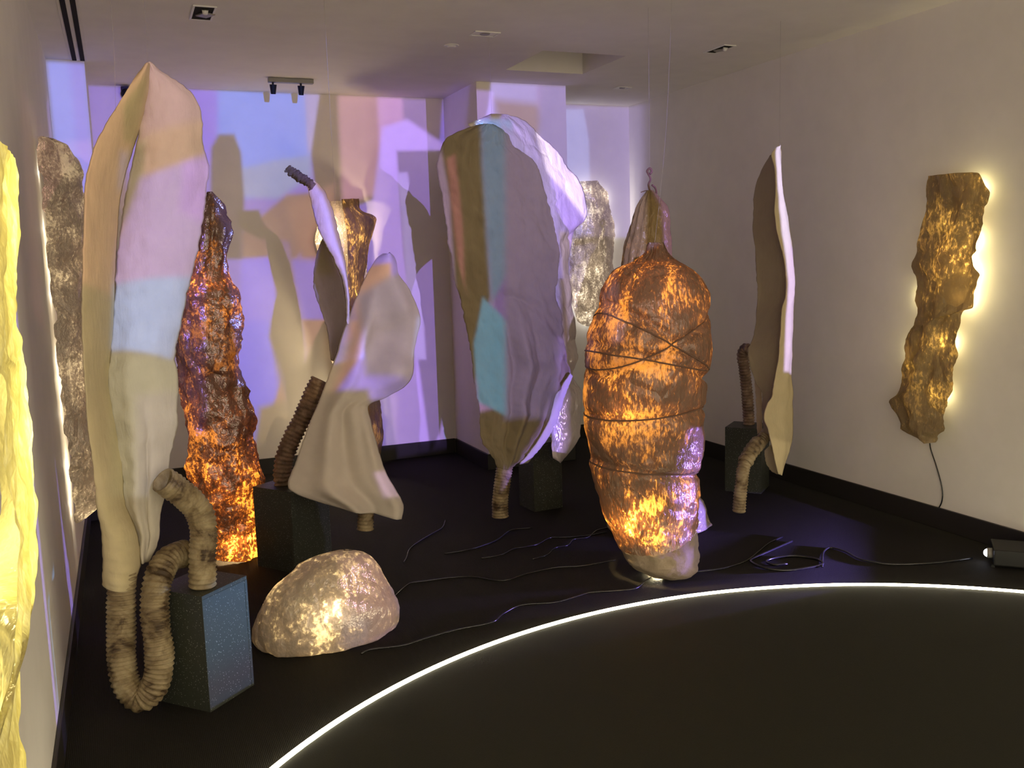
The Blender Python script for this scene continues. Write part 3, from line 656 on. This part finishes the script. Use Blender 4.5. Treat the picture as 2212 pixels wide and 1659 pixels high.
for y, w in ((500, 16), (620, 16), (760, 10), (900, 10)): bulb(B1, onY(738, y, 6.80), w*.32, (1, .78, .45), .02)

# ---------------------------------------------------------------- grey-blue double shape in the middle
S3 = thing('hanging_shape', onY(1085, 1120, 4.85), 'large double felt shape lit grey-blue in front with a bright ruffled flap behind', 'sculpture', 'hanging felt shapes')
LF = [(1034, 270, 4.90), (995, 283, 4.94), (961, 303, 4.99), (946, 345, 5.02), (950, 402, 5.01), (957, 440, 5.00), (970, 533, 4.98), (985, 610, 4.96), (1001, 680, 4.93), (1014, 740, 4.92), (1024, 820, 4.90), (1036, 884, 4.88), (1039, 947, 4.87), (1058, 980, 4.86), (1074, 1010, 4.85)]
RF = [(1070, 271, 4.86), (1095, 289, 4.84), (1107, 313, 4.84), (1139, 336, 4.83), (1161, 361, 4.82), (1172, 400, 4.81), (1186, 446, 4.80), (1202, 508, 4.79), (1208, 549, 4.79), (1204, 596, 4.80), (1200, 637, 4.80), (1211, 675, 4.80), (1219, 725, 4.80), (1225, 781, 4.80), (1232, 805, 4.80), (1203, 855, 4.81), (1190, 905, 4.82), (1160, 955, 4.83), (1130, 990, 4.84), (1100, 1012, 4.85)]
def dF(u, t):
    d = .05*math.sin(math.pi*min(1, u*1.05))
    if t > .5:
        k = min(1, (t-.5)*7, (1-t)*9+.1)
        d += .046*k*math.exp(-((u-.53)/.07)**2)
        d -= .016*k*math.exp(-((u-.40)/.035)**2) + .012*k*math.exp(-((u-.66)/.03)**2)
    d -= .018*math.exp(-((t-.50-.10*abs(u-.5))/.018)**2)*math.exp(-((u-.6)/.4)**2)
    for q, ph in ((.58, .3), (.66, -.2), (.73, .1)): d += .008*math.exp(-((t-q-ph*(u-.8))/.012)**2)*max(0, min(1, (u-.6)*5))
    return d+.010*(abs(nz(u*7+1, t*5+u*2, 6.))-.2)
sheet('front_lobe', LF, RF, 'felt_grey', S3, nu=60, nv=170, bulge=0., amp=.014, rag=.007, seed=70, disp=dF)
sheet('curled_edge', [(1232, 806, 4.79), (1200, 856, 4.80), (1186, 905, 4.81), (1155, 960, 4.82), (1122, 1003, 4.83)],
      [(1236, 812, 4.84), (1222, 850, 4.85), (1204, 905, 4.86), (1180, 950, 4.87), (1140, 1000, 4.87)], 'felt_white', S3, nu=12, nv=50, bulge=.01, amp=.006, rag=.006, seed=72)
sheet('ruffled_flap', [(1010, 268, 5.02), (1040, 290, 5.00), (1090, 330, 4.97), (1120, 380, 4.95), (1140, 480, 4.93), (1160, 600, 4.92), (1180, 720, 4.92), (1190, 820, 4.93), (1190, 920, 4.93), (1195, 990, 4.93)],
      [(1060, 247, 5.04), (1110, 250, 5.07), (1145, 268, 5.10), (1183, 311, 5.13), (1224, 352, 5.16), (1249, 392, 5.18), (1266, 426, 5.18), (1263, 470, 5.17), (1236, 505, 5.12), (1230, 560, 5.08), (1233, 627, 5.05), (1241, 709, 5.04), (1246, 772, 5.03), (1238, 806, 5.03), (1252, 850, 5.03), (1253, 930, 5.03), (1233, 975, 5.02), (1210, 1000, 5.01)],
      'resin_clear', S3, nu=40, nv=140, bulge=.0, amp=.014, rag=.012, seed=75, disp=lambda u, t: .03*math.sin(math.pi*u)+.012*u*u*math.sin(t*70))
tube('duct', [onY(1100, 960, 4.86), onY(1092, 1000, 4.85), onY(1084, 1050, 4.84), onY(1080, 1085, 4.84), onY(1081, 1116, 4.84)], .046, 'duct_paper', S3, pitch=.016, ribs=.06, seed=77)
line('hanging_line', [onY(1062, 252, 5.0), np.array([*onY(1062, 252, 5.0)[:2], ZC])], .0004, 'nylon_line', S3)

# backlit pearl lamp on the alcove wall
B2 = thing('wall_lamp', onY(1280, 700, YB), 'silvery backlit wall lamp with a white halo on the alcove wall', 'lamp sculpture', 'backlit wall lamps')
YL = YB-.055
sheet('shell', [(1250, 392, YL), (1236, 450, YL), (1229, 520, YL), (1229, 600, YL), (1236, 650, YL), (1246, 690, YL), (1262, 704, YL)],
      [(1290, 390, YL), (1312, 417, YL), (1319, 455, YL), (1327, 490, YL), (1325, 560, YL), (1322, 605, YL), (1309, 643, YL), (1297, 688, YL), (1282, 706, YL)], 'resin_pearl', B2, nu=30, nv=80, bulge=.06, amp=.016, rag=.008, seed=80, thick=0)
for x, y, w in ((1262, 420, 4), (1298, 430, 4), (1245, 480, 3), (1312, 500, 3), (1275, 560, 4), (1245, 640, 3), (1305, 620, 3), (1270, 680, 4)): bulb(B2, onY(x, y, YB-.024), w*.22, (1, .95, .86), .012)
for y in (500, 580, 650): bulb(B2, onY(1278, y, YB-.05), .6, (1, .92, .78), .012)

# ---------------------------------------------------------------- big orange pod
G1 = thing('glowing_pod', onZ(1430, 1246), 'big glowing orange pod bound with twine, standing on a rough stone foot', 'lamp sculpture', 'glowing pods')
YG = 3.75
rows = [(1405, 1428, 524), (1398, 1436, 545), (1378, 1452, 562), (1345, 1480, 582), (1322, 1500, 612), (1308, 1511, 645), (1296, 1516, 690), (1284, 1516, 735), (1279, 1512, 780), (1275, 1505, 840), (1274, 1500, 900), (1279, 1499, 950), (1286, 1494, 1005), (1297, 1492, 1060), (1310, 1491, 1110), (1328, 1491, 1150), (1348, 1493, 1192)]
zc = lambda x, y: onY(x, y, YG)[2]
CORDS = [((1298, 672), (1505, 818), .0), ((1282, 752), (1512, 806), 0.), ((1276, 905), (1502, 862), 0.), ((1284, 1003), (1496, 1008), 0.), ((1505, 655), (1300, 800), 0.)]
cx0 = onY(1395, 800, YG)[0]
def cordz(k, x):
    (a, b), (c, d), _q = CORDS[k]; p, q = onY(a, b, YG), onY(c, d, YG)
    return p[2]+(q[2]-p[2])*(x-p[0])/(q[0]-p[0])
def dpod2(th, t, z, r):
    x = cx0+r*math.cos(th); d = .006*math.sin(30*th+2*z)*max(0, 1-t*2.2) + .003*math.sin(46*th)
    for k in range(len(CORDS)): d -= .020*math.exp(-((z-cordz(k, x))/.022)**2)*(1 if math.sin(th) > -.2 else .5)
    return d
G1s = pod('shell', rows, YG, 'resin_amber', G1, depth=.92, amp=.016, freq=5, seed=90, disp=dpod2, nseg=96, nrow=170)
_xl, _z0 = onY(1348, 1192, YG)[0], onY(1400, 1070, YG)[2]
for v in G1s.data.vertices:                       # the hem climbs to the right over the foot
    if v.co.z < _z0: v.co.z += (_z0-v.co.z)/(_z0-onY(1400, 1192, YG)[2])*(max(0, v.co.x-_xl)*.36+.006*nz(v.co.x*30, v.co.y*30))
pod('foot', [(1392, 1490, 1118), (1372, 1497, 1150), (1352, 1500, 1186), (1358, 1499, 1208), (1372, 1495, 1226), (1394, 1478, 1240), (1402, 1466, 1243)], YG, 'stone_foot', G1, depth=.86, amp=.022, freq=9, seed=92, nseg=56, nrow=44)
gv = np.array([tuple(v.co) for v in G1s.data.vertices]); gc = (gv[:, 0].max()+gv[:, 0].min())/2
gth = np.arctan2(-(gv[:, 1]-YG), gv[:, 0]-gc)
for k in range(5):
    pts = []
    for th in np.linspace(-math.pi, math.pi, 73):
        da = np.abs((gth-th+math.pi) % (2*math.pi)-math.pi)
        err = (da/.06)**2+((gv[:, 2]-np.array([cordz(k, x) for x in (gc+.22*math.cos(th),)])[0])/.012)**2
        w_ = np.exp(-np.minimum(err, 60)); p = (gv*w_[:, None]).sum(0)/w_.sum()
        n_ = np.array([math.cos(th), -math.sin(th), 0]); pts.append(p+n_*.002)
    line('twine', pts, .0040, 'twine', G1s, label='thin brown twine')
bulb(G1, onY(1392, 1150, YG), 18, (1, .68, .26)); bulb(G1, onY(1362, 1120, YG-.08), 12, (1, .70, .28), .02)
bulb(G1, onY(1400, 650, YG), 5, (1, .60, .26)); bulb(G1, onY(1345, 875, YG-.10), 1.8, (1, .64, .26), .02); bulb(G1, onY(1440, 850, YG-.11), 1.6, (1, .64, .26), .02)
bulb(G1, (onZ(1430, 1246)[0], YG, .02), 5, (1, .85, .5), .02)
line('hanging_line', [onY(1413, 535, YG-.01), onY(1424, 440, YG-.01), onY(1440, 260, YG-.01), np.array([onY(1452, 150, YG)[0], YG-.01, ZC])], .0004, 'nylon_line', G1)
G2 = thing('glowing_pod', onY(1405, 1000, 4.25), 'slim hanging paper pod with a knotted top, right behind the big orange pod', 'lamp sculpture', 'glowing pods')
rows = [(1400, 1408, 411), (1388, 1425, 430), (1376, 1440, 452), (1366, 1443, 490), (1356, 1446, 535), (1348, 1447, 575), (1340, 1450, 640), (1340, 1452, 760), (1345, 1450, 880), (1360, 1440, 980)]
pod('shell', rows, 4.25, 'resin_bark', G2, depth=.8, amp=.012, freq=6, seed=95, disp=lambda th, t, z, r: .006*math.sin(14*th))
bulb(G2, onY(1400, 640, 4.25), 1.2, (1, .62, .3))
k0 = onY(1404, 412, 4.25)
line('knotted_twine', [k0+np.array([0, -.02, -.03]), k0, k0+np.array([-.012, -.006, .03]), k0+np.array([.008, .006, .06]), k0+np.array([-.006, .004, .085]), k0+np.array([-.016, 0, .10]), k0+np.array([0, 0, .115]), k0+np.array([.012, 0, .10]), k0+np.array([0, 0, .085])], .006, 'twine', G2)
line('knotted_twine', [k0, k0+np.array([.03, -.01, -.02]), k0+np.array([.034, 0, .012]), k0+np.array([.012, 0, .03])], .005, 'twine', G2)
line('knotted_twine', [k0, k0+np.array([-.025, 0, .0]), k0+np.array([-.055, 0, -.008])], .0025, 'twine', G2)
line('hanging_line', [k0+np.array([0, 0, .11]), np.array([k0[0], k0[1], ZC])], .0004, 'nylon_line', G2)

# ---------------------------------------------------------------- slim white shape near the right wall
S4 = thing('hanging_shape', onY(1687, 1030, 4.3), 'slim white felt shape with a brightly lit edge, hanging near the right wall', 'sculpture', 'hanging felt shapes')
def offY(P, dy): return [(x, y, d+dy) for x, y, d in P]
YS = 4.28
LS = [(1678, 318), (1667, 333), (1673, 358), (1675, 401), (1674, 452), (1679, 502), (1692, 553), (1697, 591), (1697, 637), (1689, 667), (1686, 718), (1680, 783), (1672, 829), (1669, 857), (1658, 872), (1650, 905), (1659, 928), (1667, 960), (1674, 996), (1682, 1024)]
RS = [(1684, 312), (1688, 330), (1687, 363), (1689, 409), (1702, 472), (1710, 523), (1715, 578), (1716, 629), (1712, 680), (1711, 758), (1710, 821), (1712, 885), (1712, 935), (1705, 973), (1694, 1006), (1688, 1027)]
sheet('front_edge', [(x, y, YS-.02) for x, y in LS], [(x, y, YS+.05) for x, y in RS], 'felt_cream', S4, nu=20, nv=130, bulge=.015, amp=.006, rag=.004, seed=101, disp=lambda u, t: .012*math.exp(-((u-.55)/.2)**2))
sheet('back_wing', [(1664, 336, YS+.10), (1646, 368, YS+.16), (1634, 401, YS+.19), (1627, 452, YS+.20), (1630, 528, YS+.20), (1634, 578, YS+.20), (1637, 639, YS+.19), (1633, 690, YS+.20), (1626, 733, YS+.20), (1616, 755, YS+.20), (1619, 785, YS+.18), (1633, 825, YS+.14), (1646, 845, YS+.10), (1647, 900, YS+.08), (1652, 935, YS+.05)],
      [(1676, 330, YS), (1678, 358, YS), (1680, 401, YS), (1680, 452, YS), (1684, 502, YS), (1697, 560, YS), (1702, 637, YS), (1694, 690, YS), (1688, 760, YS), (1678, 830, YS), (1672, 860, YS), (1664, 885, YS), (1660, 925, YS), (1664, 940, YS)], 'felt_grey', S4, nu=24, nv=100, bulge=-.02, amp=.010, rag=.004, seed=104)  # the wing's shade is put into its colour by a darker felt
sheet('rear_strip', [(1630, 819, YS+.24), (1634, 870, YS+.23), (1636, 938, YS+.22)], [(1640, 826, YS+.20), (1645, 850, YS+.19), (1647, 930, YS+.19)], 'felt_cream', S4, nu=10, nv=40, bulge=.01, amp=.004, rag=.003, seed=106)
sheet('lower_petal', [(1652, 974, YS+.12), (1655, 1000, YS+.12), (1668, 1018, YS+.10), (1680, 1024, YS+.08)], [(1666, 960, YS+.06), (1672, 985, YS+.05), (1678, 1005, YS+.04), (1683, 1022, YS+.03)], 'felt_cream', S4, nu=12, nv=40, bulge=-.01, amp=.005, rag=.004, seed=108)
dk = tube('duct', [onY(1662, 930, YS+.10), onY(1648, 948, YS+.09), onY(1626, 972, YS+.06), onY(1608, 1004, YS+.03), (onY(1601, 1050, YS)), onY(1596, 1106, YS)], .036, 'duct_paper', S4, pitch=.017, ribs=.08, seed=110)
tube('duct_cuff', [onY(1640, 955, YS+.08), onY(1622, 976, YS+.055), onY(1609, 1000, YS+.03)], .043, 'duct_paper', dk, pitch=.03, ribs=.08, seed=111)
line('hanging_line', [onY(1684, 313, YS), np.array([*onY(1684, 313, YS)[:2], ZC])], .0004, 'nylon_line', S4)
tE = thing('duct_piece', (3.68, 4.98, .425), 'dark brown corrugated duct piece with a curled tip on the pedestal near the right wall', 'duct', 'duct pieces on pedestals')
Yp = 4.93; b0 = onY(1618, 908, Yp); b0[2] = .426
tube('pipe', [b0, onY(1616, 880, Yp), onY(1612, 830, Yp), onY(1607, 790, Yp), onY(1604, 768, Yp), onY(1610, 754, Yp-.02), onY(1620, 756, Yp-.05)], .036, 'duct_brown', tE, pitch=.02, ribs=.09, seed=115)

# ---------------------------------------------------------------- lamps on the side walls
B3 = thing('wall_lamp', onX(2010, 958, XR), 'brown bark-like backlit lamp hanging on the right wall', 'lamp sculpture', 'backlit wall lamps')
XW = XR-.07
LR = [(2004, 380), (2000, 391), (2000, 446), (1991, 482), (1981, 543), (1967, 573), (1981, 605), (1981, 631), (1976, 649), (1979, 667), (1977, 700), (1964, 715), (1952, 740), (1958, 773), (1948, 798), (1947, 826), (1936, 851), (1919, 867), (1933, 892), (1948, 915), (1946, 927), (1984, 948), (2004, 957)]
RR_ = [(2098, 372), (2115, 375), (2126, 393), (2142, 413), (2138, 434), (2127, 451), (2123, 482), (2115, 500), (2110, 540), (2100, 555), (2103, 575), (2115, 591), (2110, 606), (2101, 634), (2098, 664), (2080, 672), (2074, 707), (2066, 735), (2066, 765), (2060, 823), (2052, 854), (2040, 884), (2034, 905), (2041, 927), (2027, 940), (2020, 956)]
def dW(u, t): return .03*math.sin(math.pi*u)+.025*math.exp(-((u-.62+.5*(t-.35))/.16)**2)-.018*math.exp(-((u-.38+.4*(t-.35))/.08)**2)
sheet('shell', [(x, y, XW) for x, y in LR], [(x, y, XW+.01) for x, y in RR_], 'resin_bark', B3, nu=40, nv=130, bulge=0., amp=.018, rag=.004, seed=120, thick=0, wall='X', disp=dW)
for x, y, w in ((2108, 410, 1.6), (2098, 520, 1.6), (2088, 590, 3.4), (2080, 640, 3.4), (2045, 740, 1.6), (1975, 760, 1.6), (2030, 850, 1.2), (2060, 480, 1.0), (1985, 640, .9)): bulb(B3, onX(x, y, XR-.035), w*.45, (1, .85, .40), .010)
bulb(B3, onX(2066, 560, XR-.045), .8, (1, .74, .36), .012)
tag(line('power_cord', [onX(2008, 955, XR-.03), onX(2011, 972, XR-.004), onX(2022, 1005, XR-.004), onX(2032, 1040, XR-.004), onX(2036, 1065, XR-.004), onX(2034, 1085, XR-.004), onX(2027, 1099, XR-.006)], .0035, 'cable_black'),
    'thin dark cord running down the right wall from the bark-like lamp', 'cord', 'power cords')
# left wall: pearl lamp
B4 = thing('wall_lamp', (XL, 4.7, .36), 'long crinkled pearl lamp backlit on the left wall, behind the left white shape', 'lamp sculpture', 'backlit wall lamps')
def wall_shell(parent, name, prof, material, amp, seed, nv=120, nu=40):
    """shell standing off the left wall; prof rows: (z, near Y, far Y, depth)"""
    P = spline(prof, nv); V = []
    for j in range(nv):
        z, y0, y1, d = P[j]
        for i in range(nu):
            u = i/(nu-1); y = y0+(y1-y0)*u
            x = XL+.016+d*math.sin(math.pi*u)**.7
            k = amp*nz(seed+y*9, z*9, seed)+amp*.8*(abs(nz(seed+y*14, z*12, 3))-.2)
            V.append((max(x+k, XL+.012), y+amp*.6*nz(seed+4, z*16, u*3), z+amp*nz(y*8, seed, z*5)))
    F = [(j*nu+i, j*nu+i+1, (j+1)*nu+i+1, (j+1)*nu+i) for j in range(nv-1) for i in range(nu-1)]
    return obj(name, V, F, material, parent)
wall_shell(B4, 'shell', [(2.15, 4.58, 4.66, .01), (2.13, 4.56, 4.80, .07), (2.09, 4.56, 4.95, .12), (2.0, 4.56, 5.02, .16), (1.7, 4.56, 5.04, .17), (1.3, 4.56, 5.04, .17), (.9, 4.56, 5.0, .17), (.6, 4.60, 4.98, .16), (.45, 4.66, 4.94, .12), (.38, 4.72, 4.88, .04)], 'resin_pearl', .022, 130)
for z, w in ((2.0, 1.2), (1.75, 1.6), (1.45, 2.2), (1.15, 2.2), (.9, 2.2), (.65, 3), (.47, 3)): bulb(B4, (XL+.03, 4.74, z), w*.16, (1, .88, .66), .012)
for z, w in ((1.6, 2.), (1.05, 2.5), (.6, 2.5)): bulb(B4, (XL+.10, 4.8, z), w*.85, (1, .82, .52), .02)
# left wall: yellow lamp at the picture's edge
B5 = thing('wall_lamp', (XL, 1.8, .3), 'bright yellow glowing lamp on the left wall at the picture edge', 'lamp sculpture', 'backlit wall lamps')
E5 = [(0, 364), (6, 431), (7, 521), (4, 620), (6, 720), (21, 762), (25, 852), (36, 943), (43, 1003), (43, 1100), (41, 1154), (34, 1211), (9, 1275), (2, 1330), (2, 1480), (18, 1563), (27, 1614), (41, 1659), (50, 1720)]
pe = [onX(x, y, XL+.075) for x, y in E5]
V = []; Pq = spline(pe, 150); nu = 30
for j, p in enumerate(Pq):
    for i in range(nu):
        u = i/(nu-1); w = .62*u
        x = p[0]+.05*math.sin(min(1, u*2.2)*math.pi/2)*1-.035*(1-u)**6 + .012*nz(u*8, p[2]*9, 5)
        V.append((x, p[1]-w+.006*nz(p[2]*40, 3)+.012*nz(p[2]*11, 9)*(1-u), p[2]))
obj('shell', V, [(j*nu+i, j*nu+i+1, (j+1)*nu+i+1, (j+1)*nu+i) for j in range(149) for i in range(nu-1)], 'resin_yellow', B5)
for z, y, w in ((1.75, 2.12, 4), (1.6, 1.95, 4), (1.42, 1.95, 4), (1.28, 1.85, 4), (1.14, 1.9, 4), (1.02, 1.7, 4), (.88, 1.55, 4), (.72, 1.5, 4), (.58, 1.5, 4)): bulb(B5, (XL+.022, y, z), w*.5, (1, .87, .40), .018)

# ---------------------------------------------------------------- floor projector and cables
T_ = thing('projector', (3.93, 3.25, 0), 'small black projector on the floor by the right wall, its lens shining', 'projector')
A = math.radians(135); M = Matrix.Translation((P2_LOC[0], P2_LOC[1], 0)) @ Matrix.Rotation(A, 4, 'Z')
# local +x is the way the lens looks
box('body', -.24, -.045, -.12, .08, .012, .092, 'black_metal', T_, .008, M)
for a, b in ((-.185, -.085), (-.185, .055), (-.045, -.085), (-.045, .055)): box('foot', a-.008, a+.008, b-.008, b+.008, 0, .0125, 'black_metal', T_, .001, M)
bm = bmesh.new(); bmesh.ops.create_cone(bm, cap_ends=False, segments=24, radius1=.024, radius2=.022, depth=.03, matrix=M @ Matrix.Translation((-.036, 0, .052)) @ Matrix.Rotation(math.pi/2, 4, 'Y')); o = bm_obj('lens_barrel', bm, 'grey_metal', T_, True); solidify(o, .003)
bm = bmesh.new(); bmesh.ops.create_uvsphere(bm, u_segments=16, v_segments=10, radius=.019, matrix=M @ Matrix.Translation((-.024, 0, .052)) @ Matrix.Diagonal((.9, 1, 1, 1))); bm_obj('lens', bm, 'lens_light', o, True, label='glowing bluish white lens')
def cable(pts, label, r=.0035):
    q = [onZ(x, y, r+.0005) for x, y in pts]
    tag(line('floor_cable', q, r, 'cable_black'), label, 'cable', 'cables on the dark floor')
cable([(780, 1412), (800, 1403), (850, 1397), (880, 1392), (916, 1380), (987, 1360), (1063, 1344), (1090, 1324), (1127, 1307), (1199, 1301), (1244, 1289), (1274, 1280), (1330, 1276), (1373, 1271), (1395, 1254), (1410, 1246)], 'long thin floor cable running beside the strip light, between orange pod and rock')
cable([(845, 1296), (873, 1269), (889, 1259), (919, 1255), (970, 1248), (1018, 1246), (1086, 1254), (1142, 1238), (1200, 1226), (1260, 1222), (1330, 1210)], 'thin floor cable leading from the rock to the orange pod, midway across the floor')
cable([(872, 1215), (878, 1205), (885, 1186), (905, 1170), (935, 1152), (955, 1140), (962, 1124)], 'thin floor cable curving up behind the rock')
cable([(960, 1196), (1014, 1187), (1041, 1179), (1072, 1167), (1100, 1147), (1113, 1143), (1150, 1140)], 'thin floor cable lying below the middle shape\'s tube')
cable([(1040, 1206), (1084, 1198), (1111, 1185), (1131, 1182), (1160, 1176), (1190, 1161), (1210, 1161), (1260, 1158), (1310, 1150)], 'thin floor cable left of the orange pod, the upper of two')
cable([(1150, 1208), (1181, 1199), (1194, 1187), (1203, 1182), (1226, 1178), (1240, 1165), (1269, 1161), (1289, 1146), (1312, 1140)], 'thin glinting floor cable left of the orange pod, the lower of two')
cable([(1711, 1169), (1663, 1190), (1630, 1205), (1622, 1212), (1650, 1226), (1699, 1232), (1769, 1222), (1778, 1217), (1765, 1208), (1720, 1201), (1680, 1204), (1655, 1212), (1672, 1220), (1700, 1218)], 'black cable coiled on the lit floor right of the orange pod', .006)
cable([(1500, 1236), (1560, 1228), (1590, 1220), (1615, 1210), (1640, 1190), (1663, 1172), (1690, 1160)], 'black cable running from the orange pod to the coil', .004)
cable([(1776, 1224), (1777, 1205), (1779, 1193), (1787, 1185), (1796, 1183), (1826, 1191), (1856, 1207), (1889, 1214), (1913, 1218), (1961, 1219), (2040, 1214), (2100, 1206)], 'black cable running from the coil towards the floor projector', .005)
